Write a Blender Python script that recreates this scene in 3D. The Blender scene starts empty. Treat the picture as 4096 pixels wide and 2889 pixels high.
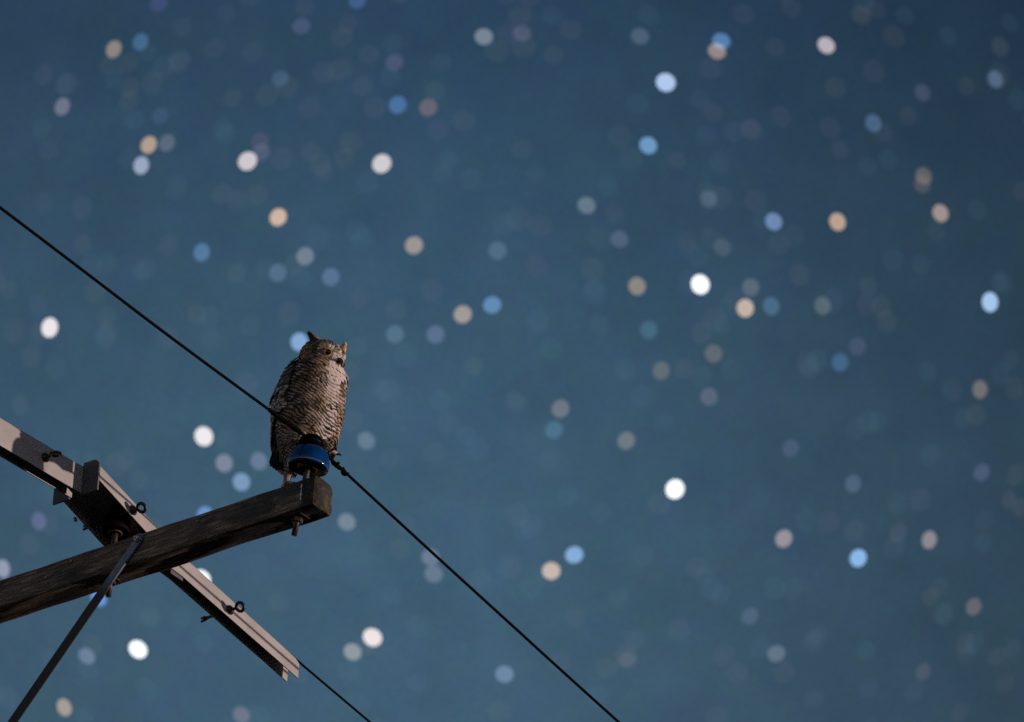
import bpy, bmesh, math, random
from mathutils import Vector, Matrix, noise as mnoise
random.seed(7)
S = bpy.context.scene
C = S.collection
def srgb(v): v /= 255.0; return v/12.92 if v <= .04045 else ((v+.055)/1.055)**2.4

# ---------------------------------------------------------------- camera
PITCH, ROLL, PHI, DEPTH = math.radians(31.4), math.radians(3.0), math.radians(37.36), 20.14
FPX, CX, CY = 200/36*4096, 2048.0, 1444.5
CAM = Vector((0, 0, 1.6))
R0 = Vector((1, 0, 0)); U0 = Vector((0, -math.sin(PITCH), math.cos(PITCH))); D = Vector((0, math.cos(PITCH), math.sin(PITCH)))
RX = R0*math.cos(ROLL)+U0*math.sin(ROLL); UY = U0*math.cos(ROLL)-R0*math.sin(ROLL)
cd = bpy.data.cameras.new('camera'); cam = bpy.data.objects.new('camera', cd); C.objects.link(cam)
cam.matrix_world = Matrix(((RX.x, UY.x, -D.x, CAM.x), (RX.y, UY.y, -D.y, CAM.y), (RX.z, UY.z, -D.z, CAM.z), (0, 0, 0, 1)))
cd.lens = 200; cd.sensor_width = 36; cd.sensor_fit = 'HORIZONTAL'; cd.clip_start = .5; cd.clip_end = 20000
cd.dof.use_dof = True; cd.dof.focus_distance = DEPTH; cd.dof.aperture_fstop = 9
S.camera = cam
def ray(x, y): return D+RX*((x-CX)/FPX)+UY*((CY-y)/FPX)
# frame of the crossarm: a along the arm towards its free end, u along the wires (away from the camera), z up
O = CAM+ray(1201.96, 1953.0)*DEPTH
Da = Vector((math.cos(PHI), -math.sin(PHI), 0)); Du = Vector((math.sin(PHI), math.cos(PHI), 0)); Dz = Vector((0, 0, 1))
FRAME = Matrix(((Da.x, Du.x, 0, O.x), (Da.y, Du.y, 0, O.y), (0, 0, 1, O.z), (0, 0, 0, 1)))

# ---------------------------------------------------------------- sky
SKY_LOW, SKY_HIGH = (.0415, .102, .164), (.0165, .0455, .0935)
W = bpy.data.worlds.new('World'); S.world = W; W.use_nodes = True
nt = W.node_tree; nt.nodes.clear()
def N(tree, t, **k):
    n = tree.nodes.new(t)
    for a, b in k.items(): setattr(n, a, b)
    return n
def L(tree, a, b): tree.links.new(a, b)
def math_node(tree, op, a, b=None, c=None, clamp=False):
    n = N(tree, 'ShaderNodeMath', operation=op, use_clamp=clamp)
    for i, v in enumerate((a, b, c)):
        if v is None: continue
        if isinstance(v, (int, float)): n.inputs[i].default_value = v
        else: L(tree, v, n.inputs[i])
    return n.outputs[0]
def maprange(tree, v, a, b, c, d, mode='SMOOTHSTEP'):
    n = N(tree, 'ShaderNodeMapRange', interpolation_type=mode)
    L(tree, v, n.inputs[0])
    for i, q in enumerate((a, b, c, d)): n.inputs[i+1].default_value = q
    return n.outputs[0]
def mix(tree, f, a, b, blend='MIX'):
    n = N(tree, 'ShaderNodeMix', data_type='RGBA', blend_type=blend)
    for s, v in ((n.inputs[0], f), (n.inputs[6], a), (n.inputs[7], b)):
        if isinstance(v, (int, float)): s.default_value = v
        elif isinstance(v, tuple): s.default_value = (*v, 1) if len(v) == 3 else v
        else: L(tree, v, s)
    return n.outputs[2]
tc = N(nt, 'ShaderNodeTexCoord'); sep = N(nt, 'ShaderNodeSeparateXYZ'); L(nt, tc.outputs['Generated'], sep.inputs[0])
EL0, EL1, AZ0, AZ1, AZD = .490, .605, -.02, .115, .50
t_el = maprange(nt, sep.outputs[2], EL0, EL1, 0, 1)
col = mix(nt, t_el, SKY_LOW, SKY_HIGH)
t_az = math_node(nt, 'MULTIPLY', maprange(nt, sep.outputs[0], AZ0, AZ1, 1.0, AZD), maprange(nt, sep.outputs[0], -.10, -.02, .84, 1.0))
def vscale(v, f):
    n = N(nt, 'ShaderNodeVectorMath', operation='SCALE'); L(nt, v, n.inputs[0])
    if isinstance(f, (int, float)): n.inputs[3].default_value = f
    else: L(nt, f, n.inputs[3])
    return n.outputs[0]
col = vscale(col, t_az)
def noise_tex(tree, vec, scale, detail=2, rough=.5, dist=0.0):
    n = N(tree, 'ShaderNodeTexNoise'); L(tree, vec, n.inputs['Vector'])
    n.inputs['Scale'].default_value = scale; n.inputs['Detail'].default_value = detail
    n.inputs['Roughness'].default_value = rough; n.inputs['Distortion'].default_value = dist
    return n
n1 = noise_tex(nt, tc.outputs['Generated'], 75, 3, .55); n2 = noise_tex(nt, tc.outputs['Generated'], 190, 2, .5); n3 = noise_tex(nt, tc.outputs['Generated'], 3800, 2, .7)
col = vscale(col, maprange(nt, n1.outputs[0], .3, .7, .93, 1.07, 'LINEAR'))
tint = mix(nt, .5, n2.outputs['Color'], n1.outputs['Color'])
col = mix(nt, .17, col, mix(nt, 1.0, col, vscale(tint, 2.0), 'MULTIPLY'))
col = mix(nt, .75, col, mix(nt, 1.0, col, vscale(n3.outputs['Color'], 2.0), 'MULTIPLY'))
# horizon glow added as ambient fill: the sky grows paler towards the horizon all round
glow = math_node(nt, 'POWER', 2.71828, math_node(nt, 'MULTIPLY', math_node(nt, 'MAXIMUM', sep.outputs[2], 0.0), -9.5))
col = mix(nt, 1.0, col, vscale(mix(nt, 0.0, (.84, .75, .76), (0, 0, 0)), glow), 'ADD')
bg = N(nt, 'ShaderNodeBackground'); L(nt, col, bg.inputs[0]); bg.inputs[1].default_value = 1.0
L(nt, bg.outputs[0], N(nt, 'ShaderNodeOutputWorld').inputs[0])
def sky_at(x, y):
    v = ray(x, y).normalized()
    t = min(1, max(0, (v.z-EL0)/(EL1-EL0))); t = t*t*(3-2*t); q = min(1, max(0, (v.x-AZ0)/(AZ1-AZ0))); q = q*q*(3-2*q); s = 1+(AZD-1)*q; q = min(1, max(0, (v.x+.10)/.08)); s *= .84+.16*q*q*(3-2*q)
    g = math.exp(-9.5*v.z)
    return [((1-t)*a+t*b)*s+c*g for a, b, c in zip(SKY_LOW, SKY_HIGH, (.84, .75, .76))]

# ---------------------------------------------------------------- the one key light
sd = bpy.data.lights.new('key_light', 'SUN'); sun = bpy.data.objects.new('key_light', sd); C.objects.link(sun)
travel = (Da*-.859+Du*-.53+Dz*.022).normalized()
sun.rotation_euler = travel.to_track_quat('-Z', 'Y').to_euler(); sun.location = O-travel*30
sd.energy = 3.1; sd.angle = math.radians(.6); sd.color = (1.0, .82, .74)
S.view_settings.view_transform = 'Standard'; S.view_settings.look = 'None'; S.view_settings.exposure = 0; S.view_settings.gamma = 1
S.render.engine = 'CYCLES'; S.cycles.use_denoising = False; S.cycles.max_bounces = 8; S.cycles.transparent_max_bounces = 24

# ---------------------------------------------------------------- helpers
def material(name, base=(.5, .5, .5), rough=.6, metal=0.0):
    m = bpy.data.materials.new(name); m.use_nodes = True
    b = m.node_tree.nodes['Principled BSDF']
    b.inputs['Base Color'].default_value = (*base, 1); b.inputs['Roughness'].default_value = rough; b.inputs['Metallic'].default_value = metal
    return m, m.node_tree, b
def obj(name, bm, mat, parent=None, smooth=True, loc=None):
    me = bpy.data.meshes.new(name)
    if isinstance(bm, bmesh.types.BMesh):
        bmesh.ops.recalc_face_normals(bm, faces=bm.faces); bm.to_mesh(me); bm.free()
    else: me = bm
    if smooth: me.polygons.foreach_set('use_smooth', [True]*len(me.polygons))
    me.materials.append(mat)
    o = bpy.data.objects.new(name, me); C.objects.link(o)
    if parent is not None: o.parent = parent
    return o
def thing(name, label, cat, mw=None, group=None):
    o = bpy.data.objects.new(name, None); C.objects.link(o)
    o.matrix_world = mw if mw is not None else FRAME
    o.empty_display_size = .05; o['label'] = label; o['category'] = cat
    if group: o['group'] = group
    return o
def rings(bm, rs, cap=True, closed=True):
    vs = [[bm.verts.new(p) for p in r] for r in rs]
    n = len(rs[0])
    for i in range(len(vs)-1):
        for j in range(n if closed else n-1):
            k = (j+1) % n
            try: bm.faces.new((vs[i][j], vs[i][k], vs[i+1][k], vs[i+1][j]))
            except ValueError: pass
    if cap: bm.faces.new(vs[0]); bm.faces.new(vs[-1][::-1])
    return vs
def tube(bm, pts, rad, seg=12, cap=True):
    pts = [Vector(p) for p in pts]; rs = []; up = None
    for i, p in enumerate(pts):
        t = (pts[min(i+1, len(pts)-1)]-pts[max(i-1, 0)]).normalized()
        if up is None: up = t.orthogonal().normalized()
        up = (up-t*up.dot(t)).normalized(); s = t.cross(up)
        r = rad[i] if isinstance(rad, (list, tuple)) else rad
        rs.append([p+(up*math.cos(2*math.pi*k/seg)+s*math.sin(2*math.pi*k/seg))*r for k in range(seg)])
    rings(bm, rs, cap)
def lathe(bm, prof, seg=48, mw=None):
    rs = [[Vector((r*math.cos(2*math.pi*k/seg), r*math.sin(2*math.pi*k/seg), z)) for k in range(seg)] for r, z in prof]
    if mw is not None: rs = [[mw @ p for p in r] for r in rs]
    rings(bm, rs, True)
def torus(bm, center, axis, R, r, seg=28, sub=10, squash=1.0):
    axis = Vector(axis).normalized(); e1 = axis.orthogonal().normalized(); e2 = axis.cross(e1); rs = []
    for i in range(seg+1):
        a = 2*math.pi*i/seg; c = e1*math.cos(a)+e2*math.sin(a)
        rs.append([Vector(center)+c*(R+r*math.cos(2*math.pi*j/sub))+axis*(r*squash*math.sin(2*math.pi*j/sub)) for j in range(sub)])
    rings(bm, rs, False); bmesh.ops.remove_doubles(bm, verts=bm.verts, dist=1e-6)
def box(bm, lo, hi):
    r = bmesh.ops.create_cube(bm, size=1)['verts']
    for v in r: v.co = Vector((lo[i]+(v.co[i]+.5)*(hi[i]-lo[i]) for i in range(3)))
    return r
def hexprism(bm, c, axis, r, h):
    axis = Vector(axis).normalized(); e1 = axis.orthogonal().normalized(); e2 = axis.cross(e1); c = Vector(c)
    rs = [[c+axis*(h*s)+(e1*math.cos(k*math.pi/3)+e2*math.sin(k*math.pi/3))*r*q for k in range(6)] for s, q in ((-.5, .88), (-.42, 1), (.42, 1), (.5, .88))]
    rings(bm, rs)

# ---------------------------------------------------------------- materials
def vscale_t(t, v, f):
    n = N(t, 'ShaderNodeVectorMath', operation='SCALE'); L(t, v, n.inputs[0]); n.inputs[3].default_value = f; return n.outputs[0]
def coords(t, kind='Object'): return N(t, 'ShaderNodeTexCoord').outputs[kind]
def ramp(t, fac, stops):
    n = N(t, 'ShaderNodeValToRGB'); L(t, fac, n.inputs[0]); e = n.color_ramp.elements
    while len(e) < len(stops): e.new(.5)
    for k, (p, c) in zip(e, stops): k.position = p; k.color = (*c, 1)
    return n.outputs[0]
def mapping(t, vec, sc):
    m = N(t, 'ShaderNodeMapping'); L(t, vec, m.inputs[0]); m.inputs['Scale'].default_value = sc; return m.outputs[0]
def bump(t, b, h, s, d):
    n = N(t, 'ShaderNodeBump'); L(t, h, n.inputs['Height']); n.inputs['Strength'].default_value = s; n.inputs['Distance'].default_value = d
    L(t, n.outputs[0], b.inputs['Normal'])
# weathered wood of the arm
M_WOOD, t, b = material('weathered_wood', rough=.85)
oc = coords(t)
g1 = noise_tex(t, mapping(t, oc, (2.2, 26, 26)), 4, 6, .65, .6); g2 = noise_tex(t, mapping(t, oc, (1.0, 2.5, 2.5)), 2.6, 3, .6)
g3 = noise_tex(t, mapping(t, oc, (3.2, 60, 60)), 3, 3, .6)
wood = ramp(t, g1.outputs[0], [(.28, (.022, .015, .010)), (.5, (.135, .092, .060)), (.70, (.42, .30, .205))])
wood = mix(t, maprange(t, g2.outputs[0], .47, .58, 0, .86), wood, (.035, .029, .024))
wood = mix(t, maprange(t, g3.outputs[0], .60, .70, 0, .85), wood, (.02, .017, .014))
sx = N(t, 'ShaderNodeSeparateXYZ'); L(t, oc, sx.inputs[0])
endf = maprange(t, math_node(t, 'ADD', sx.outputs[0], math_node(t, 'MULTIPLY', g2.outputs[0], .03)), .045, .075, 0, 1)
g4 = noise_tex(t, oc, 42, 4, .6); g5 = noise_tex(t, oc, 150, 3, .6)
endc = mix(t, maprange(t, g4.outputs[0], .5, .62, 0, 1), (.018, .014, .011), (.07, .045, .012))
endc = mix(t, maprange(t, g5.outputs[0], .48, .64, 0, .7), endc, (.012, .01, .009))
wood = mix(t, endf, wood, endc)
L(t, wood, b.inputs['Base Color']); bump(t, b, g1.outputs[0], .6, .006)
M_POLE = M_WOOD
# pale plastic of the line cover
M_PLAS, t, b = material('pale_plastic', rough=.5)
oc = coords(t); p1 = noise_tex(t, oc, 7, 4, .6); p2 = noise_tex(t, mapping(t, oc, (3, 60, 3)), 3, 2, .5)
c = ramp(t, p1.outputs[0], [(.3, (.33, .29, .275)), (.7, (.43, .38, .36))])
c = mix(t, maprange(t, p2.outputs[0], .6, .8, 0, .35), c, (.3, .25, .2)); p3 = noise_tex(t, mapping(t, oc, (60, 22, 5)), 1, 5, .65); c = mix(t, maprange(t, p3.outputs[0], .55, .78, 0, .55), c, (.17, .14, .12)); L(t, c, b.inputs['Base Color']); bump(t, b, p1.outputs[0], .15, .01)
# metals
def metal_mat(name, c0, c1, rough, met):
    m, t, b = material(name, rough=rough, metal=met); oc = coords(t); q = noise_tex(t, oc, 60, 4, .65)
    L(t, ramp(t, q.outputs[0], [(.35, c0), (.65, c1)]), b.inputs['Base Color']); bump(t, b, q.outputs[0], .25, .002); return m
M_STEEL = metal_mat('galvanised_steel', (.16, .165, .175), (.26, .265, .275), .48, .55)
M_BRACE, t, b = material('lit_and_shaded_brace', rough=.5, metal=.35)
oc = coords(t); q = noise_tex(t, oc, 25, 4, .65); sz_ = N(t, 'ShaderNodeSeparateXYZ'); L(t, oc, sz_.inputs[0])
f_ = maprange(t, math_node(t, 'ADD', sz_.outputs[2], math_node(t, 'MULTIPLY', q.outputs[0], .06)), -.19, -.11, 0, 1)  # light painted by height: pale lit upper end, dark shaded bar below
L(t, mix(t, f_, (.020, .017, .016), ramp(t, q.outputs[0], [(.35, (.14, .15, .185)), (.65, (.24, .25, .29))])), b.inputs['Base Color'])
M_DARK = metal_mat('dark_pin', (.018, .014, .012), (.05, .035, .028), .45, .2)
M_RUST = metal_mat('rusty_steel', (.06, .032, .016), (.17, .085, .035), .75, .3)
M_WIRE = metal_mat('black_wire', (.002, .0016, .0013), (.005, .004, .003), .9, 0)
M_NAIL = metal_mat('bright_nail', (.45, .42, .40), (.6, .56, .54), .4, .6)
M_DROP, t, b = material('dried_dropping', (.62, .62, .58), .8)
# blue glass
M_GLASS, t, b = material('blue_glass', (.003, .03, .19), .06)
q = noise_tex(t, coords(t), 20, 3, .5); L(t, ramp(t, q.outputs[0], [(.3, (.001, .026, .12)), (.7, (.0012, .048, .21))]), b.inputs['Base Color'])
b.inputs['Transmission Weight'].default_value = .18; b.inputs['IOR'].default_value = 1.5; b.inputs['Coat Weight'].default_value = .6; b.inputs['Coat Roughness'].default_value = .02
M_BROWN, t, b = material('brown_porcelain', (.004, .003, .0025), .8); b.inputs['Specular IOR Level'].default_value = .06
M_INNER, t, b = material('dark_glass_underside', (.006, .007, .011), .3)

# ---------------------------------------------------------------- ground (below the frame)
M_GROUND, t, b = material('dark_earth', rough=.95)
q = noise_tex(t, coords(t), .6, 8, .6); L(t, ramp(t, q.outputs[0], [(.3, (.03, .035, .02)), (.7, (.09, .08, .055))]), b.inputs['Base Color'])
bm = bmesh.new(); rs = [[Vector((r*math.cos(k*math.pi/24), 17+r*math.sin(k*math.pi/24), .25*mnoise.noise(Vector((r*.05, k*.7, 2)))*min(1, r/40))) for k in range(48)] for r in (.5, 8, 20, 45, 90, 160, 250)]
rings(bm, rs, True); g = obj('ground', bm, M_GROUND); g['kind'] = 'structure'; g['label'] = 'dark bare earth below the utility pole'

# ---------------------------------------------------------------- crossarm
AW, AH, AE, POLE_A, POLE_U = .104, .1205, .104, -1.84, .185
arm = thing('wooden_crossarm', 'dark weathered wooden crossarm carrying the owl on its chipped lichened end', 'crossarm')
bm = bmesh.new(); nx, rs = 150, []
def arm_section(a):
    pts = []
    rt, rb = .017, .006
    f = max(0, (a-(AE-.05))/.05)
    for (sy, sz, r) in ((-1, -1, rb), (1, -1, rb), (1, 1, rt), (-1, 1, rt)):
        if sz > 0: r = r+f*f*(.014 if sy > 0 else .006)
        cy, cz = sy*(AW/2-r), (-AH+r if sz < 0 else -r)
        a0 = {(-1, -1): math.pi, (1, -1): -math.pi/2, (1, 1): 0, (-1, 1): math.pi/2}[(sy, sz)]
        for k in range(7):
            an = a0+k*math.pi/12; pts.append((cy+r*math.cos(an), cz+r*math.sin(an)))
    dense = []
    for i in range(len(pts)):
        p, q = pts[i], pts[(i+1) % len(pts)]; dense.append(p)
        if i % 7 == 6:
            for k in (1/6, 2/6, 3/6, 4/6, 5/6): dense.append((p[0]+(q[0]-p[0])*k, p[1]+(q[1]-p[1])*k))
    return dense
A0 = -3.1
for i in range(nx+1):
    s = i/nx; a = A0+(AE-A0)*(1-(1-s)**1.7)
    r = []
    for (y, z) in arm_section(a):
        d = mnoise.noise(Vector((a*3, y*25, z*25)))*.0035+mnoise.noise(Vector((a*9, y*90+4, z*90)))*.0016
        crack = -.004*max(0, 1-abs(z+.045+.012*mnoise.noise(Vector((a*2.2, 3, 1))))/.004)*(1 if y < -AW/2+.004 else 0)
        n = Vector((0, y, z+AH/2)).normalized(); k = 1+(d)/.06
        aa = a+(mnoise.noise(Vector((y*40, z*40, 7)))*.007 if s > .985 else 0)
        r.append(Vector((aa, y*k-(crack if y < 0 else 0), (z+AH/2)*k-AH/2)))
    rs.append(r)
rings(bm, rs, True); obj('beam', bm, M_WOOD, arm)
for (a, z, tl) in ((-1.005, -.022, .012), (-1.12, -.058, .009), (-.42, -.035, .006)):
    bm = bmesh.new(); tube(bm, [(a, -AW/2+.004, z), (a+.001, -AW/2-.006, z-.001), (a+.003, -AW/2-.008, z-tl)], [.0035, .003, .002], 8); obj('nail', bm, M_NAIL, arm)
bm = bmesh.new()
for k, (dz, w, h) in enumerate(((-.033, .0035, .010), (-.052, .003, .005), (-.066, .0042, .008), (-.082, .0036, .009))):
    m = bmesh.ops.create_uvsphere(bm, u_segments=10, v_segments=8, radius=1)['verts']
    for v in m: v.co = Vector((.048+v.co.x*w, -AW/2-.001+v.co.y*.0022, dz+v.co.z*h))
obj('bird_dropping', bm, M_DROP, arm)
bm = bmesh.new(); tube(bm, [(POLE_A, -AW/2-.01, -.06), (POLE_A, POLE_U+.17, -.06)], .009, 10); hexprism(bm, (POLE_A, -AW/2-.012, -.06), (0, 1, 0), .02, .014); obj('through_bolt', bm, M_STEEL, arm)

# utility pole, just out of the frame
pole = thing('utility_pole', 'round wooden utility pole carrying the weathered crossarm', 'pole')
bm = bmesh.new(); rs = []
for i in range(30):
    z = -11.68+(.75+11.68)*i/29; r0 = .165-.03*i/29
    rs.append([Vector((POLE_A+math.cos(k*math.pi/16)*(r0+.004*mnoise.noise(Vector((k*.9, z*.3, 1)))), POLE_U+math.sin(k*math.pi/16)*(r0+.004*mnoise.noise(Vector((k*.9, z*.3, 5)))), z)) for k in range(32)])
rings(bm, rs, True); obj('shaft', bm, M_POLE, pole)

# flat steel brace
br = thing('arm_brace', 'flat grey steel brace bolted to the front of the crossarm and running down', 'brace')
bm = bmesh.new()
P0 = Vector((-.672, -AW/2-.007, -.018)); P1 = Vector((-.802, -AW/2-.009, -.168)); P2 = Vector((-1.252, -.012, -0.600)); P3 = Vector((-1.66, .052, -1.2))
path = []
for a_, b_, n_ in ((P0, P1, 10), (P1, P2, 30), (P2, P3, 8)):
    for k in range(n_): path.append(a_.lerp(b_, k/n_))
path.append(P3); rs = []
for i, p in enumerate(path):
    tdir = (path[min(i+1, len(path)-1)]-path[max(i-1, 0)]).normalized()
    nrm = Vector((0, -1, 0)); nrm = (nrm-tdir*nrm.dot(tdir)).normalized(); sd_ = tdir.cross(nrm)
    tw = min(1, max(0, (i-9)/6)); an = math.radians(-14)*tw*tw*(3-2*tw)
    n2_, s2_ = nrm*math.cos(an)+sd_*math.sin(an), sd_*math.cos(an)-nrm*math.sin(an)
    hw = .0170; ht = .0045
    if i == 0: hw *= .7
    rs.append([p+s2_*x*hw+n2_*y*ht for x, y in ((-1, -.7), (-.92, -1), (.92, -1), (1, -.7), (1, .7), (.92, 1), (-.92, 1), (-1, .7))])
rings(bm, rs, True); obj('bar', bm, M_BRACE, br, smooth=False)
bm = bmesh.new(); hexprism(bm, (-.687, -AW/2-.018, -.033), (0, 1, 0), .011, .011); tube(bm, [(-.687, -.05, -.033), (-.687, -AW/2-.03, -.033)], .006, 10); obj('bolt', bm, M_NAIL, br)
bm = bmesh.new(); lathe(bm, [(.004, 0), (.017, .0005), (.017, .003), (.004, .0035)], 20, Matrix.Translation((-.687, -AW/2-.0125, -.033)) @ Matrix.Rotation(math.pi/2, 4, 'X')); obj('washer', bm, M_STEEL, br)

# ---------------------------------------------------------------- insulators
def insulator(a, lean, label, glass, under, rs_=1.0, dz=0.0):
    mw = FRAME @ Matrix.Translation((a, 0, 0))
    outer_s = lambda pr: [(r_*rs_, (z_ if z_ < .16 else .16+(z_-.16)*.6)+dz) for r_, z_ in pr]
    th = thing('pin_insulator', label, 'insulator', mw, 'pin insulators on the crossarm')
    tilt = Matrix.Translation((0, 0, -.06)) @ Matrix.Rotation(lean, 4, 'Y') @ Matrix.Translation((0, 0, .06))
    outer = [(.004, .1985), (.02, .198), (.03, .194), (.036, .187), (.037, .180), (.0335, .174), (.030, .167), (.031, .160), (.036, .154), (.046, .149), (.056, .141), (.064, .130), (.0695, .117), (.073, .102), (.0745, .088), (.0745, .078), (.0725, .073), (.069, .072), (.067, .075)]
    bm = bmesh.new(); lathe(bm, outer_s(outer), 56, tilt); bmesh.ops.delete(bm, geom=[f for f in bm.faces if len(f.verts) > 8 and f.calc_center_median().z < .10], context='FACES')
    obj('bell', bm, glass, th)
    bm = bmesh.new(); rs = [(.067, .0755), (.060, .085), (.050, .096), (.040, .100), (.036, .092), (.0355, .072), (.031, .0705), (.029, .074), (.028, .1), (.02, .125), (.004, .128)]
    lathe(bm, outer_s(rs), 48, tilt); bmesh.ops.delete(bm, geom=[f for f in bm.faces if len(f.verts) > 8 and f.calc_center_median().z < .10], context='FACES'); obj('inner_skirt', bm, under, th)
    bm = bmesh.new(); torus(bm, tilt @ Vector((0, 0, .0700+dz)), tilt.to_3x3() @ Vector((0, 0, 1)), .0325*rs_, .0032, 36, 8); obj('rim_ring', bm, M_RUST, th)
    bm = bmesh.new(); tube(bm, [tilt @ Vector((0, 0, z)) for z in (-.190, -.1, .0, .02, .05, .12)], [.0105, .0105, .0105, .0105, .011, .013], 16); obj('pin', bm, M_DARK, th)
    bm = bmesh.new(); lathe(bm, [(.010, .0), (.030, .0005), (.030, .004), (.018, .0065), (.0125, .012)], 24, tilt); obj('shoulder_washer', bm, M_RUST, th)
    bm = bmesh.new(); hexprism(bm, tilt @ Vector((0, 0, -AH-.011)), tilt.to_3x3() @ Vector((0, 0, 1)), .021, .017)
    v = box(bm, (-.026, -.026, -AH-.004), (.026, .026, -AH+.001)); obj('nut', bm, M_DARK, th, smooth=False)
    return th
LEAN = math.radians(8.5)
insulator(0.006, LEAN, 'blue glass pin insulator in front of the owl on the end of the crossarm', M_GLASS, M_INNER, 1.02, .002)
HA = -.857
insulator(HA, math.radians(1), 'dark pin insulator underneath the hood of the pale line cover', M_BROWN, M_BROWN, .72, .0)

# ---------------------------------------------------------------- power wires
def curve_path(pts, n=8):
    out = []
    P = [Vector(p) for p in pts]
    for i in range(len(P)-1):
        p0, p1, p2, p3 = P[max(i-1, 0)], P[i], P[i+1], P[min(i+2, len(P)-1)]
        for k in range(n):
            t_ = k/n; out.append(.5*((2*p1)+(p2-p0)*t_+(2*p0-5*p1+4*p2-p3)*t_**2+(3*p1-p0-3*p2+p3)*t_**3))
    out.append(P[-1]); return out
def helix(path, rad, turns, seg=14, phase=0):
    out = []; n = turns*seg; P = [Vector(p) for p in path]
    for i in range(n+1):
        f = i/n*(len(P)-1); k = min(int(f), len(P)-2); p = P[k].lerp(P[k+1], f-k); tdir = (P[k+1]-P[k]).normalized()
        e1 = tdir.cross(Vector((0, 0, 1))).normalized(); e2 = e1.cross(tdir); an = 2*math.pi*i/seg+phase
        rr = rad(i/n) if callable(rad) else rad
        out.append(p+(e1*math.cos(an)+e2*math.sin(an))*rr)
    return out
def sag(u, s=.1): return s
M_WIRE.node_tree.nodes['Principled BSDF'].inputs['Specular IOR Level'].default_value = .04
w1 = thing('power_wire', 'bare black power wire tied to the blue insulator and crossing before the owl', 'wire')
left = [(.03, -34, 1.9), (.03, -12, .55), (.03, -5, .315), (.03, -1.716, .226), (.03, -.856, .2), (.03, -.25, .191), (.034, -.06, .186)]
mid = [(.043, -.02, .179), (.058, .0, .172), (.047, .035, .175)]
right = [(.034, .094, .1715), (.03, .662, .097), (.03, 1.238, .022), (.03, 1.932, -.066), (.03, 5, -.44), (.03, 14, -1.35), (.03, 34, -2.4)]
bm = bmesh.new(); tube(bm, curve_path(left+mid+right, 10), .0054, 10); obj('conductor', bm, M_WIRE, w1)
bm = bmesh.new()
lp = [(.03, -.24, .191), (.031, -.15, .189), (.034, -.06, .186)]
tube(bm, helix(lp, lambda s: .0030 if s > .12 else .0022, 14, 10), .0068, 8)
rp = [(.034, .085, .1725), (.032, .15, .164), (.031, .215, .156)]
tube(bm, helix(rp, lambda s: .0075+.0025*math.sin(s*16), 4, 14), .0050, 6)
for (uu, zz) in ((.100, .168), (.150, .160), (.196, .157)):
    m = bmesh.ops.create_icosphere(bm, subdivisions=2, radius=.0105)['verts']
    for v in m: v.co = Vector((v.co.x*.8+.032, v.co.y*1.3+uu, v.co.z*1.0+zz))
for w_ in range(5): tube(bm, [(.036+math.cos(k*math.pi/14)*(.037+.003*(w_ % 2)), math.sin(k*math.pi/14)*(.037+.003*(w_ % 2)), .157+.0075*w_+.003*math.sin(k*.4+w_)-math.cos(k*math.pi/14)*.005) for k in range(29)], .0052, 6, False)
obj('tie_wire', bm, M_WIRE, w1)
w2 = thing('power_wire', 'black power wire leaving the open end of the pale line cover', 'wire')
bm = bmesh.new(); tube(bm, curve_path([(HA, -34, .3), (HA, -12, -.1), (HA, -5, -.02), (HA, -1.2, .146), (HA, -.7, .172), (HA, -.25, .193), (HA, 0, .197), (HA, .3, .14), (HA, .7, .100), (HA, 1.079, .054), (HA, 1.546, 0), (HA, 5, -.39), (HA, 14, -1.2), (HA, 34, -2.2)], 10), .0046, 10)
obj('conductor', bm, M_WIRE, w2)

# ---------------------------------------------------------------- line cover (wildlife guard)
cov = thing('line_cover', 'pale plastic wildlife cover shielding the wire beside the crossarm', 'line cover')
def u_profile(w, zt, zb, rc, th=.004, seg=6, dome=0.0):
    def side(hw, top, r):
        o = [(-hw, zb)]
        for k in range(seg+1):
            an = math.pi-k*(math.pi/2)/seg; o.append((-hw+r+r*math.cos(an), top-r+r*math.sin(an)))
        for k in range(seg+1):
            an = math.pi/2-k*(math.pi/2)/seg; o.append((hw-r+r*math.cos(an), top-r+r*math.sin(an)))
        o.append((hw, zb)); return o
    outer = side(w/2, zt+dome, rc); inner = side(w/2-th, zt+dome-th, max(.001, rc-th)); return outer+inner[::-1]
def sleeve(name, st, rc, mat=M_PLAS, a_off=None):
    bm = bmesh.new(); rs = []
    for s in st:
        u, zt, zb, w = s[:4]; rs.append([Vector((HA+(s[4] if len(s) > 4 else 0)+x, u, z)) for x, z in u_profile(w, zt, zb, rc)])
    vs = rings(bm, rs, False); n = len(rs[0]); h = n//2
    for end in (vs[0], vs[-1]):
        for k in range(h-1): bm.faces.new((end[k], end[k+1], end[n-2-k], end[n-1-k]))
    o = obj(name, bm, mat, cov); m = o.modifiers.new('edge', 'EDGE_SPLIT'); m.split_angle = math.radians(40); return o
def lin(u, a, b): return a[1]+(b[1]-a[1])*(u-a[0])/(b[0]-a[0])
sl = []
for k in range(13):
    u = -1.16+k*(1.16-.222)/12; j = .002*mnoise.noise(Vector((u*4, 1, 0)))
    sl.append((u, lin(u, (-.7, .201), (-.239, .231))+j, lin(u, (-.68, .089), (-.224, .117))+j, .056))
sleeve('sleeve', sl, .012)
sr = [(.10, .148, .066, .056), (.2, .148, .065, .056), (.36, .142, .058, .056)]
for k in range(1, 11):
    u = .36+k*(1.045-.36)/10; j = .0015*mnoise.noise(Vector((u*5, 2, 0)))
    sr.append((u, lin(u, (.407, .139), (1.041, .042))+j, lin(u, (.36, .058), (1.06, -.039))+j, .056))
sr.append((1.066, .030, -.0405, .056))
sleeve('sleeve', sr, .012)
HU0, HU1 = -.226, .125
hd = []
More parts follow.
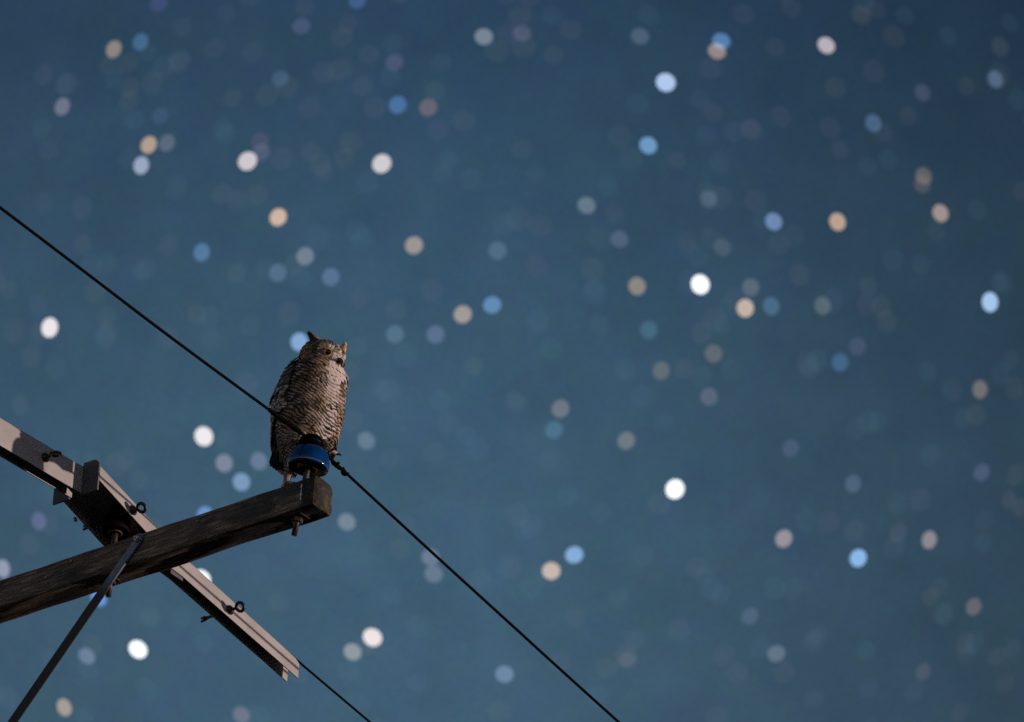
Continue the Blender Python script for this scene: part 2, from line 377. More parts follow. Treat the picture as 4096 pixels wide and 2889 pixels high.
for k in range(8):
    u = HU0+k*(HU1-HU0)/7; hd.append((u, lin(u, (-.217, .232), (.107, .146)), lin(u, (-.162, .138), (.043, .080)), .20, .0))
sleeve('hood', hd, .034)
# end plates of the hood, open in the middle for the sleeve
M_PLATE, t, b = material('dark_rubber_plate', (.085, .08, .085), .7)
def plate(u, zt, zb, w, sw):
    out = u_profile(w, zt, zb, .034); outer = out[:len(out)//2]
    for s in (0, 1):
        bm = bmesh.new()
        pts = [p for p in outer if (p[0] >= sw/2-.0005 if s else p[0] <= -sw/2+.0005)]
        pts = ([(sw/2, zb), (sw/2, zt)]+pts) if s else (pts+[(-sw/2, zt), (-sw/2, zb)])
        rings(bm, [[Vector((HA+x, u+dy, z)) for x, z in pts] for dy in (-.004, .004)], True)
        obj('end_plate', bm, M_PLATE, cov, smooth=False)
plate(HU0-.003, hd[0][1]+.006, .108, .208, .057)
plate(HU1-.003, hd[-1][1]-.0005, hd[-1][2]+.001, .199, .057)
bm = bmesh.new(); box(bm, (HA+.0190, .30, .044), (HA+.0225, .372, .075)); bmesh.ops.bevel(bm, geom=bm.edges[:], offset=.0012, segments=1, affect='EDGES'); obj('inner_tab', bm, M_PLATE, cov, smooth=False)
def eye_pin(u, z, wall, tip, ring_tilt, ring_out=.05):
    x0 = HA+wall; bm = bmesh.new()
    tube(bm, [(x0+ring_out-.018, u, z), (x0+.012, u, z), (x0-.01, u, z), (HA-tip+.03, u, z-.002)], [.0055, .006, .006, .006], 10)
    for s in (-1, 1): tube(bm, [(HA-tip+.03, u, z-.002), (HA-tip+.015, u, z-.002+s*.006), (HA-tip, u, z-.004+s*.007)], [.006, .0055, .0045], 8)
    sh = obj('eye_pin', bm, M_DARK, cov)
    bm = bmesh.new(); torus(bm, (x0+ring_out, u, z), ring_tilt, .0165, .0062, 30, 10); obj('ring', bm, M_DARK, sh)
    bm = bmesh.new(); tube(bm, [(x0+.001, u, z), (x0+.006, u, z), (x0+.012, u, z), (x0+.016, u, z)], [.018, .019, .012, .009], 14); obj('collar', bm, M_DARK, sh)
eye_pin(-.441, .158, .028, .075, (0, -.15, 1))
eye_pin(-.027, .122, .100, .13, (0, .72, .69), .042)
eye_pin(.64, .048, .028, .105, (0, .79, .61))
for (w0, u, z) in ((-.1, -.105, .108),):
    bm = bmesh.new(); lathe(bm, [(.003, 0), (.010, .0005), (.010, .003), (.003, .004)], 16, Matrix.Translation((HA+w0-.001, u, z)) @ Matrix.Rotation(-math.pi/2, 4, 'Y')); obj('grommet', bm, M_NAIL, cov)

# ---------------------------------------------------------------- owl
OW = FRAME @ Vector((-.06, .08, 0)); YAW = math.radians(42)
Fv = Vector((math.sin(YAW), -math.cos(YAW), 0)); Rv = Vector((-math.cos(YAW), -math.sin(YAW), 0))
OWL = Matrix(((Rv.x, Fv.x, 0, OW.x), (Rv.y, Fv.y, 0, OW.y), (0, 0, 1, OW.z), (0, 0, 0, 1)))
owl = thing('horned_owl', 'horned owl with barred belly and ear tufts perched behind the blue insulator', 'owl', OWL)
PROF = [(.150, .000, .048, .044), (.172, .000, .074, .068), (.200, .001, .092, .086), (.240, .003, .105, .100), (.290, .006, .118, .116), (.350, .009, .124, .123), (.410, .012, .124, .124), (.460, .016, .122, .122), (.495, .022, .118, .118), (.518, .030, .110, .109), (.532, .038, .098, .098),
        (.543, .050, .086, .085), (.560, .060, .087, .078), (.580, .064, .087, .074), (.598, .066, .081, .068), (.614, .066, .066, .056), (.625, .066, .046, .039), (.632, .066, .018, .016)]
def prof(z):
    z = min(max(z, PROF[0][0]), PROF[-1][0])
    for i in range(len(PROF)-1):
        if z <= PROF[i+1][0]:
            t = (z-PROF[i][0])/(PROF[i+1][0]-PROF[i][0]); return [PROF[i][k]+(PROF[i+1][k]-PROF[i][k])*t for k in (1, 2, 3)]
    return list(PROF[-1][1:])
def surf(z, an, off=0.0):
    cy, rx, ry = prof(z)
    f = min(1, max(0, (abs(an)-.9)/1.3)); f = f*f*(3-2*f); k = min(1, max(0, (z-.42)/.10))*min(1, max(0, (.575-z)/.03)); q = 1-.24*f*k
    p = Vector((rx*q*math.sin(an), cy+ry*q*math.cos(an), z))
    if off:
        n = surf_n(z, an); p = p+n*off
    return p
def surf_n(z, an):
    e = .004; dz = (surf(z+e, an)-surf(z-e, an)); da = surf(z, an+.02)-surf(z, an-.02)
    n = dz.cross(da); n.normalize()
    c = Vector((0, prof(z)[0], z)); 
    return n if n.dot(surf(z, an)-c) > 0 else -n
# body, neck, head and feathered legs as one continuous surface
bm = bmesh.new(); zs = [.150+(.632-.150)*k/54 for k in range(55)]
rings(bm, [[surf(z, 2*math.pi*k/40) for k in range(40)] for z in zs], True)
tube(bm, [(.055, .03, .25), (.062, .028, .20), (.072, .020, .14), (.080, .012, .08), (.086, .012, .025)], [.052, .046, .028, .014, .011], 16)
tube(bm, [(-.030, .035, .26), (-.032, .055, .225), (-.035, .076, .198), (-.036, .085, .184)], [.055, .050, .034, .018], 16)
tube(bm, [(.01, -.02, .27), (.02, -.045, .21), (.03, -.066, .165)], [.07, .052, .026], 18)
tmp = bpy.data.meshes.new('tmp'); bmesh.ops.recalc_face_normals(bm, faces=bm.faces); bm.to_mesh(tmp); bm.free()
to = bpy.data.objects.new('tmp', tmp); C.objects.link(to); rm = to.modifiers.new('r', 'REMESH'); rm.mode = 'VOXEL'; rm.voxel_size = .0055
sm_ = to.modifiers.new('s', 'SMOOTH'); sm_.iterations = 6
bpy.context.view_layer.update(); body_me = bpy.data.meshes.new_from_object(to.evaluated_get(bpy.context.evaluated_depsgraph_get()))
bpy.data.objects.remove(to); body_me.name = 'body'
M_FEATH, t, b = material('feather', rough=.88)
at = N(t, 'ShaderNodeAttribute', attribute_name='Col'); nz = noise_tex(t, coords(t), 260, 3, .6)
oc = coords(t); sp = N(t, 'ShaderNodeSeparateXYZ'); L(t, oc, sp.inputs[0]); wz = noise_tex(t, oc, 48, 3, .65); wb = noise_tex(t, oc, 26, 3, .6); wl = noise_tex(t, oc, 11, 2, .5)
ang = math_node(t, 'ARCTAN2', math_node(t, 'ABSOLUTE', sp.outputs[0]), math_node(t, 'SUBTRACT', sp.outputs[1], .012))
near = maprange(t, sp.outputs[0], -.01, .06, .018, .075)
bz = math_node(t, 'SUBTRACT', sp.outputs[2], math_node(t, 'MULTIPLY', math_node(t, 'MINIMUM', ang, 1.9), near))
bz = math_node(t, 'ADD', bz, math_node(t, 'MULTIPLY', wl.outputs[0], .052))
bz = math_node(t, 'ADD', bz, math_node(t, 'MULTIPLY', wz.outputs[0], .017))
sn = math_node(t, 'SINE', math_node(t, 'MULTIPLY', bz, 2*math.pi/.0150))
bar = maprange(t, math_node(t, 'ADD', sn, math_node(t, 'MULTIPLY_ADD', wb.outputs[0], 5.5, -2.9)), -.6, .6, 0, 1)
barred = mix(t, bar, mix(t, .05, (.028, .019, .014), at.outputs[0]), at.outputs[0])
plum = mix(t, at.outputs['Alpha'], at.outputs[0], barred)
L(t, mix(t, .45, plum, mix(t, 1.0, plum, vscale_t(t, nz.outputs['Fac'], 1.9), 'MULTIPLY')), b.inputs['Base Color'])
b.inputs['Specular IOR Level'].default_value = .2; b.inputs['Sheen Weight'].default_value = .15
cl = body_me.color_attributes.new('Col', 'FLOAT_COLOR', 'POINT')
for i, v in enumerate(body_me.vertices):
    k = .5+.5*mnoise.noise(v.co*90)
    c = (.24, .18, .14) if v.co.z < .135 and v.co.x > .055 and v.co.y > -.02 else (.16, .11, .08)
    cl.data[i].color = (*[q*(.65+.5*k) for q in c], 0)
obj('body', body_me, M_FEATH, owl)

class Plume:
    ROWS = (0, .45, .66, .78, .89, 1.0); WID = (.45, .95, 1.0, .95, .72, .12)
    def __init__(s): s.v, s.f, s.c, s.bar = [], [], [], 0.0
    def add(s, root, d, n, Ln, Wd, cols, lift=.12, bow=.25, curl=0.0, rows=None, wid=None):
        d = d.normalized(); n = (n-d*n.dot(d)).normalized(); sd = d.cross(n); b0 = len(s.v)
        rw, wd = rows or s.ROWS, wid or s.WID
        for i, (tt, w) in enumerate(zip(rw, wd)):
            base = root+d*(Ln*tt)+n*(Ln*(lift*tt-curl*tt*tt))
            for j in (-1, 0, 1):
                s.v.append(base+sd*(j*w*Wd/2)-n*(abs(j)*bow*w*Wd/2)); c = cols[i]; k = 1 if j == 0 else .93; s.c.append((c[0]*k, c[1]*k, c[2]*k, s.bar))
        for i in range(len(rw)-1):
            for j in (0, 1):
                q = b0+i*3+j; s.f.append((q, q+1, q+4, q+3))
    def build(s, name, parent, kind=None):
        me = bpy.data.meshes.new(name); me.from_pydata(s.v, [], s.f); me.update()
        ca = me.color_attributes.new('Col', 'FLOAT_COLOR', 'POINT')
        ca.data.foreach_set('color', [q for c in s.c for q in c])
        o = obj(name, me, M_FEATH, parent)
        if kind: o['kind'] = kind
        return o
RN = random.Random(11)
def mixc(a, b, t): t = min(1, max(0, t)); return tuple(x+(y-x)*t for x, y in zip(a, b))
def jit(c, s=.18): k = 1+RN.uniform(-s, s); return tuple(q*k for q in c)
PALE, WHITE, DARK, BROWN, TAWNY, GREY = (.43, .315, .245), (.66, .555, .51), (.026, .019, .016), (.20, .135, .09), (.46, .235, .09), (.27, .225, .20)
HC = Vector((0, .066, 0)); HT = Matrix.Translation(HC) @ Matrix.Rotation(math.radians(14), 4, 'Z') @ Matrix.Translation(-HC); HTI = HT.inverted()
EYES0 = [Vector((.048, .122, .558)), Vector((-.048, .122, .558))]; EYES = [HT @ e_ for e_ in EYES0]
def head_colour(p):
    p = HTI @ p; e = min(EYES0, key=lambda q: (q-p).length); dv = p-e; r = dv.length; out = dv.x*(1 if e.x > 0 else -1)
    ns = mnoise.noise(p*120); face = p.y > .075 and p.z < .612
    if face:
        if p.z < .541 and abs(p.x) < .060: return mixc((.035, .026, .021), (.16, .105, .07), .25+ns)          # dark chin ruff
        if r < .0210: return (.02, .016, .014)
        if abs(p.x) < .011 and p.z < .60: return mixc((.58, .49, .43), GREY, .35+ns)
        if r < .031 and out < -.002: return mixc((.60, .51, .45), GREY, .25+ns*.6)
        if r < .024 and p.z > e.z: return (.03, .023, .02)
        if r < .038: return mixc((.30, .205, .135), (.14, .095, .065), .5+ns)
        if r < .049: return mixc(DARK, BROWN, max(0, ns*.8))
    if p.z > .594 and p.y > .03: return mixc((.075, .052, .04), (.22, .14, .09), .4+ns*1.3)
    if p.y < .055: return mixc((.62, .32, .13), (.15, .09, .055), .40+ns*1.5)  # tawny nape, brightened by orange rim light put into the colour
    return mixc((.27, .175, .11), (.07, .05, .04), .5+ns*1.2)
pl = Plume()
# torso rows, laid from the tail upwards so that upper feathers overlap lower ones
z = .160
row = 0
while z < .548:
    cy, rx, ry = prof(z); circ = math.pi*(rx+ry); n = int(circ/.0130)
    for k in range(n):
        an = 2*math.pi*(k+(row % 2)*.5+RN.uniform(-.18, .18))/n; an = (an+math.pi) % (2*math.pi)-math.pi; deg = abs(math.degrees(an))
        zz = z+RN.uniform(-.0012, .0012)+.026*min(1, abs(an)/1.7)*max(0, min(1, (.50-z)/.06)); zz = min(zz, .545)
        p = surf(zz, an, .0005); nn = surf_n(zz, an); d = (surf(zz-.006, an)-surf(zz+.006, an)).normalized()
        side = Vector((math.cos(an), -math.sin(an), 0)); d = (d-side*(.30 if an > 0 else -.30)*min(1, deg/60)*-1).normalized()
        ns = mnoise.noise(Vector((p.x*22, p.y*22, p.z*16+3))); n2_ = mnoise.noise(Vector((p.x*60, p.y*60, p.z*45+9)))
        sgn = math.degrees(an)
        pl.bar = 0.0
        if (z > .475 and -52 < sgn < 15+8*n2_) or (z > .528 and -60 < sgn < 66):
            a_ = mixc(mixc(WHITE, PALE, .35), DARK, 1 if (n2_ > .16 and deg > 14) else max(0, deg/44-.5)*.6); a_ = jit(a_, .08); b_ = mixc(a_, BROWN, max(0, n2_*1.2)); cols = [a_, a_, a_, a_, b_, b_]
        elif deg < 112+12*ns:
            lightc = mixc(PALE, (.30, .175, .10), .55+ns*1.6) if deg > 14+8*n2_ else mixc(WHITE, PALE, .4)
            lightc = mixc(lightc, (.42, .30, .13), .5*max(0, ns)) ; lightc = jit(lightc, .16)
            darkc = jit(mixc(DARK, (.09, .06, .045), .5+n2_), .2)
            if z > .33 and n2_ > .26-.9*max(0, z-.36) and deg > 14: lightc = mixc(lightc, DARK, .8)
            if deg < 12 and z > .38: darkc = mixc(darkc, PALE, .45)
            cols = [lightc]*6; pl.bar = 1.0 if not (deg < 12 and z > .40) else .6
        else:
            base = jit(mixc((.055, .04, .032), (.15, .10, .07), .5+ns), .3); spot = jit(mixc(PALE, TAWNY, .4+n2_), .2) if RN.random() < .35 else base
            if deg > 140: base = mixc(base, TAWNY, .45)
            cols = [base, base, base, spot, spot if RN.random() < .5 else base, base]
        pl.add(p, d, nn, .037*RN.uniform(.92, 1.08), .023*RN.uniform(.9, 1.1), cols, lift=.06+RN.uniform(-.02, .03)+(.12 if RN.random() < .07 else 0), curl=.05, bow=.15)
    z += .0136; row += 1
# collar and head
pl.bar = 0.0
z = .540
while z < .630:
    cy, rx, ry = prof(z); circ = math.pi*(rx+ry); n = max(6, int(circ/.0075))
    for k in range(n):
        an = 2*math.pi*(k+RN.uniform(-.35, .35)+(row % 2)*.5)/n; an = (an+math.pi) % (2*math.pi)-math.pi
        zz = min(.630, z+RN.uniform(-.002, .002)); p = surf(zz, an, .0004); nn = surf_n(zz, an)
        if min((p-e).length for e in EYES) < .0160: continue
        d = (surf(max(.18, zz-.005), an)-surf(zz+.005, an)).normalized()
        e = min(EYES, key=lambda q: (q-p).length); rr = (p-e)
        if p.y > .075 and rr.length < .05 and p.z < .612: d = (rr-nn*rr.dot(nn)).normalized()
        q = p+d*.008; c0 = jit(head_colour(q), .12); c1 = jit(head_colour(q), .18)
        pl.add(p, d, nn, .0165*RN.uniform(.85, 1.2), .0095*RN.uniform(.85, 1.2), [c0, c0, c0, c0, c1, c1], lift=.10+RN.uniform(0, .08), curl=.05)
    z += .0062; row += 1
# thigh feathers, barred
for (pth, rad) in (([(.055, .03, .24), (.062, .028, .20), (.072, .020, .14), (.078, .012, .08)], [.052, .046, .028, .014]), ([(-.030, .035, .25), (-.032, .055, .225), (-.035, .076, .198), (-.036, .085, .186)], [.055, .050, .034, .018])):
    P = [Vector(q) for q in pth]
    for k in range(300):
        f = RN.uniform(0, len(P)-1.01); i = int(f); c = P[i].lerp(P[i+1], f-i); ax = (P[i+1]-P[i]).normalized(); r = rad[i]+(rad[i+1]-rad[i])*(f-i)
        e1 = ax.orthogonal().normalized(); an = RN.uniform(0, 2*math.pi); nn = (Matrix.Rotation(an, 3, ax) @ e1); p = c+nn*(r-.001)
        lt, dk = jit(mixc(PALE, (.40, .26, .15), RN.random()*.8), .2), jit((.10, .07, .05), .3)
        pl.bar = .8; cols = [dk, lt, lt, lt, lt, lt]
        pl.add(p, ax, nn, .022, .012, cols, lift=.12, curl=.08)
pl.build('plumage', owl, 'stuff')
# wings folded along the flanks
for s in (1, -1):
    wg = Plume()
    for k in range(11):      # primaries and secondaries, the long ones at the back
        q = k/10; an = s*math.radians(96+62*q); z0 = .435-.02*q; Ln = .135+.055*math.sin(q*2.2)
        p = surf(z0, an, .012+.006*q); tip = surf(z0-Ln*.98, an+s*math.radians(8), .022+.03*max(0, q-.4)); nn = surf_n(z0, an)
        c0 = jit((.060, .043, .034), .2); c1 = jit((.19, .13, .09), .2) if q < .7 else jit((.62, .34, .17), .15)  # tawny back feathers, with orange rim light added into their colour
        cols = [c0, c1, c0, c1, c0, c1, c0, c1, mixc(c1, PALE, .4)]
        wg.add(p, tip-p, nn, (tip-p).length, .036, cols, lift=.02, bow=.30, curl=.02, rows=(0, .2, .34, .46, .58, .70, .82, .93, 1), wid=(.5, .9, 1, 1, 1, .98, .9, .7, .25))
    zz = .345; r_ = 0
    while zz < .535:         # coverts and scapulars
        f = (zz-.345)/.19; lo, hi = 80-6*f, 158-20*f; n = int((hi-lo)*.0021/.0175*1.0)+1
        n = max(5, int((hi-lo)/180*math.pi*.125/.0165))
        for k in range(n+1):
            an = s*math.radians(lo+(hi-lo)*(k+(r_ % 2)*.5+RN.uniform(-.2, .2))/n); z0 = min(.56, zz+.018+RN.uniform(-.004, .004))
            p = surf(z0, an, .012+.004*f); nn = surf_n(z0, an); d = surf(z0-.01, an)-surf(z0, an)
            d = d+Vector((math.cos(an), -math.sin(an), 0))*s*.0025
            q = (abs(math.degrees(an))-lo)/(hi-lo); dk = jit((.035, .026, .022), .3); lt = jit(mixc((.58, .48, .44), (.42, .25, .13), RN.random()*.7), .2)
            if f > .45: lt = mixc(lt, dk, .8 if RN.random() < .8 else .15)
            elif q > .62: lt = mixc(lt, (.44, .24, .12), .7)
            u = RN.random(); cols = [dk, dk, lt, dk, lt, dk] if u < .5 else [dk, dk, dk, lt, lt, dk] if u < .8 else [dk, dk, dk, dk, dk, lt]
            wg.add(p, d, nn, .043*RN.uniform(.9, 1.15), .024, cols, lift=.06+RN.uniform(0, .04), curl=.06, bow=.25)
        zz += .0165; r_ += 1
    wg.build('wing', owl)
# tail
tl = Plume()
for k in range(9):
    q = k/8*2-1; p = Vector((q*.030, -.085+.01*abs(q), .35)); tip = Vector((q*.056+.024, -.094+.004*abs(q), .140+.010*abs(q)))
    c0, c1 = jit((.035, .026, .02), .2), jit((.15, .098, .062), .2)
    tl.add(p, tip-p, Vector((q*.25, -1, 0)), (tip-p).length, .027, [c0, c1, c0, c1, c0, c1, c0, c0, DARK, DARK], lift=0, bow=.22, rows=(0, .2, .34, .45, .56, .66, .76, .86, .95, 1), wid=(.6, .8, .95, 1, 1, 1, 1, .95, .8, .35))
for k in range(9):
    q = k/8*2-1; p = Vector((q*.030, -.080+.01*abs(q), .35)); tip = Vector((q*.056+.024, -.088+.004*abs(q), .148))
    c0, c1 = jit((.04, .029, .023), .2), jit((.13, .09, .062), .2)
    tl.add(p, tip-p, Vector((q*.25, 1, 0)), (tip-p).length, .027, [c0, c1, c0, c1, c0, c1, c0, c0, DARK, DARK], lift=0, bow=.22, rows=(0, .2, .34, .45, .56, .66, .76, .86, .95, 1), wid=(.6, .8, .95, 1, 1, 1, 1, .95, .8, .35))
tl.build('tail', owl)
# ear tufts
for s, base, tip in ((1, Vector((.046, .090, .598)), Vector((.076, .066, .646))), (-1, Vector((-.054, .096, .594)), Vector((-.074, .094, .657)))):
    tf = Plume(); ax = tip-base; hx = ax.normalized()
    for ring_r, n, ln in (((.024, 14, .80), (.017, 11, .92), (.008, 6, 1.02), (.002, 3, 1.08)) if s > 0 else ((.018, 12, .82), (.012, 9, .95), (.005, 5, 1.04))):
        for k in range(n):
            an = 2*math.pi*k/n+RN.random(); e1 = hx.orthogonal().normalized(); nn = Matrix.Rotation(an, 3, hx) @ e1
            p = base+nn*ring_r-ax*.12; inner = nn.x*s < .1
            col_ = jit((.60, .33, .13) if s > 0 else (.66, .38, .14), .25) if inner or s < 0 and nn.y > .1 else jit((.040, .029, .024), .3)
            end = mixc(col_, DARK, .92 if s > 0 else .15)  # far tuft stays golden to the tip: orange light painted in
            d_ = (tip+nn*.005-p); tf.add(p, d_, nn, d_.length*ln, .019, [col_, col_, mixc(col_, end, .15), mixc(col_, end, .45), end, end], lift=.03, bow=.35, curl=.0)
    tf.build('ear_tuft', owl)
# eyes
M_IRIS, t, b = material('yellow_iris', (.62, .40, .02), .15); M_PUP, t, b = material('black_pupil', (.004, .004, .004), .05)
q = noise_tex(t, coords(t), 50, 2, .5)
M_BEAK, t, b = material('dark_beak', (.045, .042, .042), .35); M_TALON = M_BEAK
for s in (1, -1):
    c = HT @ Vector((s*.0475, .1165 if s > 0 else .1085, .558)); dr = (HT.to_3x3() @ Vector((s*.46, .78, -.36))).normalized()
    bm = bmesh.new(); bmesh.ops.create_uvsphere(bm, u_segments=28, v_segments=18, radius=.0158)
    for v in bm.verts: v.co = c+v.co
    e = obj('eye', bm, M_IRIS, owl)
    bm = bmesh.new(); lathe(bm, [(.0112, -.0006), (.0110, .0006), (.0082, .0029), (.0040, .0043), (.0005, .0046)], 28, Matrix.Translation(c+dr*.0123) @ dr.to_track_quat('Z', 'Y').to_matrix().to_4x4()); obj('pupil', bm, M_PUP, e)
bm = bmesh.new(); tube(bm, [HT @ Vector(q) for q in ((0, .122, .552), (0, .139, .546), (0, .149, .535), (0, .152, .522), (0, .148, .512))], [.007, .0085, .0075, .005, .0012], 14); obj('beak', bm, M_BEAK, owl)
# feet
for (c, spread, drop) in ((Vector((.086, .012, .020)), ((.028, .036), (.008, .050), (-.018, .044), (-.014, -.028)), .014), (Vector((-.036, .088, .184)), ((.012, .036), (.026, .022), (-.018, .026), (-.004, -.024)), .012)):
    bm = bmesh.new(); tal = []
    bmesh.ops.create_icosphere(bm, subdivisions=2, radius=.017)
    for v in bm.verts: v.co = c+Vector((v.co.x, v.co.y, v.co.z*.75))
    for (dx, dy) in spread:
        e_ = c+Vector((dx, dy, -drop+.004)); m_ = c+Vector((dx*.55, dy*.55, .004)); tube(bm, [c, m_, e_], [.011, .0098, .0075], 10); tal.append((e_, Vector((dx, dy, 0)).normalized()))
    ft = obj('foot', bm, M_FEATH, owl); ca = ft.data.color_attributes.new('Col', 'FLOAT_COLOR', 'POINT'); ca.data.foreach_set('color', [.50, .38, .31, 0]*len(ft.data.vertices))
    for (e_, dr) in tal:
        bm = bmesh.new(); tube(bm, [e_, e_+dr*.010+Vector((0, 0, .001)), e_+dr*.016-Vector((0, 0, .005)), e_+dr*.018-Vector((0, 0, .012))], [.0045, .0042, .0028, .0006], 8); obj('talon', bm, M_TALON, ft)


# ---------------------------------------------------------------- stars
STARS = '''455 197 152 140 134;562 168 66 114 156;249 427 118 122 142;595 580 188 162 142;668 572 98 112 132;565 662 158 172 202;990 645 216 206 212
1430 2 62 102 148;1935 147 126 142 158;1578 250 80 90 120;1591 420 70 117 172;1713 430 116 106 116;1527 655 218 212 216;1045 610 86 97 122
2088 133 84 95 117;2560 145 82 102 128;2885 165 82 134 186;2868 205 162 142 136;2663 330 178 208 249;2593 582 102 158 208;3305 182 192 182 192;3980 318 82 108 138;3690 370 68 83 107;3493 493 76 108 148;3695 705 110 106 106;3688 738 86 86 94
199 1311 238 230 234;807 1010 82 128 168;1113 869 218 186 160;1221 1025 122 132 152;1112 1092 87 118 148;1323 1108 88 118 152;1656 982 164 152 146;1990 1003 84 114 140;1851 1258 168 159 151;1969 1220 96 148 194;1580 1337 86 121 146;1742 1338 92 116 150;1197 1368 132 172 222
2346 822 107 127 142;2478 958 86 105 136;2834 797 82 101 121;2890 990 80 95 115;2548 1145 153 142 132;2801 1138 256 256 256;2981 1233 208 183 166;3003 1150 96 111 126;3085 1225 76 116 146;2595 1320 68 112 140;2854 1415 107 112 121
3095 887 112 143 194;3350 888 198 167 146;3762 853 167 147 141;3290 1223 97 111 120;3960 1209 166 206 248;3430 1385 72 87 117;3360 1450 66 110 150
815 1746 240 234 238;897 1853 132 141 165;966 1928 122 157 197;1035 1845 108 126 155;155 2085 97 111 150;1465 1763 104 127 151;1387 2088 122 141 156;2242 1635 118 126 136;2216 1720 77 119 150;2505 1763 118 127 136;2645 1483 108 116 120;2836 1587 96 109 131
3920 1558 123 117 116;3412 1935 82 106 130;3927 1890 77 96 126;3135 2155 157 151 156;3717 2160 152 142 151;4035 2000 66 80 96;4078 2032 66 80 92
12 2275 152 157 182;552 2598 256 256 256;347 2625 112 131 160;257 2830 173 161 150;965 2860 116 121 140;806 2318 250 254 256;1490 2550 240 227 228;1410 2608 147 157 161;1722 2230 112 130 150;1735 2296 107 127 150;2018 2697 112 141 176;2205 2284 208 187 171;2297 2220 132 177 228;2700 1957 250 254 256;3000 2465 82 106 130;2510 2640 86 101 120
3433 2233 134 190 244;3105 2615 102 121 140;3895 2427 112 111 115;3692 2688 82 91 105;395 2392 90 150 226;822 2062 96 152 214;640 465 60 86 118;1205 105 74 90 126;1120 315 66 96 128;635 14 62 78 122;1040 566 76 86 112;3162 1795 76 96 130'''
FAINT = '''610 330;1010 210;175 300;1235 430;1765 250;1400 570;1790 640;2550 415;2800 395;3010 520;2875 650;2210 65;3455 10;3575 145;4000 190;3320 510;3360 600;3100 190;3470 665;4070 400;1030 780;385 1165;150 1220;420 1350;1000 1303;560 1085;670 1350;1425 925;2748 970;2885 1300;2145 1065;2370 1075;2400 1300;2205 1395;3176 945;3115 975;3910 840;3685 1060;4045 1440;80 1620;510 1835;1555 1560;1910 1795;1735 1815;2925 1475;2270 1980;2500 1480;3240 1475;3510 1685;3905 1660;3590 2010;4065 1900;2715 2518;2895 2620;2540 2560;3135 2690;3270 2540;3755 2350;3465 2605;4050 2595;3990 2625;3840 2850'''
DIST = 6000.0
me_star = bpy.data.meshes.new('star'); bm = bmesh.new(); bmesh.ops.create_icosphere(bm, subdivisions=4, radius=1); bm.to_mesh(me_star); bm.free()
me_star.polygons.foreach_set('use_smooth', [True]*len(me_star.polygons))
def star_mat(name, rgb):
    m = bpy.data.materials.new(name); m.use_nodes = True; t = m.node_tree; t.nodes.clear()
    e = N(t, 'ShaderNodeEmission'); e.inputs[0].default_value = (*rgb, 1); e.inputs[1].default_value = .5
    tr = N(t, 'ShaderNodeBsdfTransparent'); ad = N(t, 'ShaderNodeAddShader'); L(t, e.outputs[0], ad.inputs[0]); L(t, tr.outputs[0], ad.inputs[1])
    L(t, ad.outputs[0], N(t, 'ShaderNodeOutputMaterial').inputs[0]); m.cycles.emission_sampling = 'NONE'; return m
me_star.materials.append(star_mat('star_light', (1, 1, 1)))
def star_xform(x, y, diam):
    v = ray(x, y).normalized(); rx, ry = (x-CX)/2500, (CY-y)/2500; rr = min(1, math.hypot(rx, ry))
    rad = (RX*rx+UY*ry); rad = (rad-v*rad.dot(v)); rad = rad.normalized() if rad.length > 1e-6 else RX
    tan = v.cross(rad); r = diam/2/FPX*DIST; k = (1-.26*rr*rr)*random.uniform(.95, 1.03); an = random.uniform(-.25, .25); rad, tan = rad*math.cos(an)+tan*math.sin(an), tan*math.cos(an)-rad*math.sin(an)
    return CAM+v*DIST, Matrix((rad*r*k, tan*r*1.03, v*r)).transposed()
SPECIAL = {(1197, 1368): 'pale blue star disc glowing behind the owl\'s ear tuft', (806, 2318): 'white star mostly hidden behind the open-ended sleeve of the line cover', (395, 2392): 'blue star mostly hidden where the brace leaves the crossarm',
           (822, 2062): 'blue star peeking over the top edge of the crossarm', (552, 2598): 'brilliant white star between the brace and the open end of the line cover', (2885, 165): 'blue star partly overlapped by a tan star disc', (2868, 205): 'tan star disc overlapping a blue star', (815, 1746): 'bright white star between the hood of the line cover and the wire', (1387, 2088): 'grey star beside the chipped end of the crossarm below the wire'}
n_star = 0
for chunk in STARS.replace('\n', ';').split(';'):
    x, y, r, g_, b_ = map(float, chunk.split())
    sky = sky_at(x, y); rgb = [max(0.0, srgb(c)-s) if c < 250 else 1.12 for c, s in zip((r, g_, b_), sky)]
    lum = (r+g_+b_)/3
    mean = sum(rgb)/3; rgb = [(c*.86+mean*.14)*(1 if lum > 225 else .9 if lum > 150 else .82 if lum > 118 else .72) for c in rgb]
    diam = 76 if lum > 200 else 70
    loc, mx = star_xform(x, y, diam)
    o = bpy.data.objects.new('star', me_star.copy() if False else me_star); C.objects.link(o)
    o.matrix_world = Matrix.Translation(loc) @ mx.to_4x4()
    # colour through the object's own slot, mesh shared
    o.material_slots[0].link = 'OBJECT'; o.material_slots[0].material = star_mat('star_light', rgb)
    tone = 'white' if min(r, g_, b_) > 198 and abs(r-b_) < 45 else 'blue' if b_-r > 38 else 'tan' if r-b_ > 2 else 'grey'
    lev = 'brilliant' if lum > 198 else 'clear' if lum > 118 else 'dim'
    o['label'] = SPECIAL.get((int(x), int(y)), f'{lev} {tone} star, a round soft disc in the open night sky'); o['category'] = 'star'; o['group'] = f'{lev} {tone} stars'
    n_star += 1
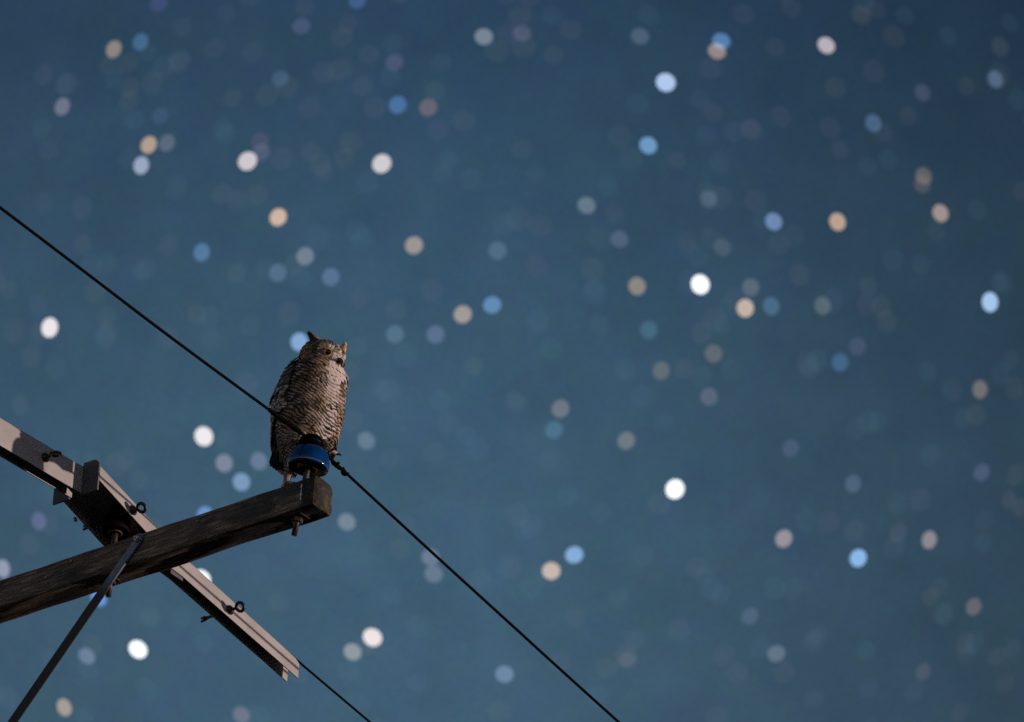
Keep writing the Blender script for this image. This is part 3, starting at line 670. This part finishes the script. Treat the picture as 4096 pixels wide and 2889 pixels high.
# stars too faint to count
FM = [star_mat('faint_star_light', c) for c in ((.005, .009, .011), (.009, .008, .010), (.010, .010, .007), (.004, .010, .013))]
pts = [tuple(map(float, c.split())) for c in FAINT.split(';')]; n_named = len(pts)
for k in range(620): pts.append((random.uniform(-1000, 5100), random.uniform(-900, 3800)))
bm = bmesh.new(); bmesh.ops.create_icosphere(bm, subdivisions=3, radius=1); bm.verts.ensure_lookup_table()
BV = [v.co.copy() for v in bm.verts]; BF = [[v.index for v in f.verts] for f in bm.faces]; bm.free()
fv, ff, fm = [], [], []
for i, (x, y) in enumerate(pts):
    loc, mx = star_xform(min(max(x, 0), 4096), min(max(y, 0), 2889), random.uniform(80, 100)); loc = CAM+ray(x, y).normalized()*(DIST+300)
    n0 = len(fv); mi = random.randrange(4)
    fv += [loc+mx @ v for v in BV]; ff += [[q+n0 for q in f] for f in BF]; fm += [mi]*len(BF)
# the same star field goes on outside the frame
FM += [star_mat('faint_star_light', c) for c in ((.12, .15, .20), (.22, .18, .14), (.06, .12, .22), (.6, .62, .66))]
bm = bmesh.new(); bmesh.ops.create_icosphere(bm, subdivisions=2, radius=1); bm.verts.ensure_lookup_table()
BV = [v.co.copy() for v in bm.verts]; BF = [[v.index for v in f.verts] for f in bm.faces]; bm.free()
for i in range(1300):
    x, y = random.uniform(-4200, 8300), random.uniform(-2600, 5500)
    bright = i < 330
    if -1000 < x < 5100 and -900 < y < 3800 and not (bright and not (-60 < x < 4160 and -60 < y < 2950)): continue
    loc, mx = star_xform(min(max(x, 0), 4096), min(max(y, 0), 2889), random.uniform(74, 84)); loc = CAM+ray(x, y).normalized()*(DIST+300)
    n0 = len(fv); mi = random.choice((4, 4, 4, 5, 5, 6, 6, 7)) if bright else random.randrange(4)
    fv += [loc+mx @ v for v in BV]; ff += [[q+n0 for q in f] for f in BF]; fm += [mi]*len(BF)
me = bpy.data.meshes.new('faint_stars'); me.from_pydata(fv, [], ff); me.update()
fs = obj('faint_stars', me, FM[0])
for m in FM[1:]: me.materials.append(m)
me.polygons.foreach_set('material_index', fm)
fs['kind'] = 'stuff'; fs['label'] = 'faint scattered stars dissolved into the night sky'; fs['category'] = 'stars'
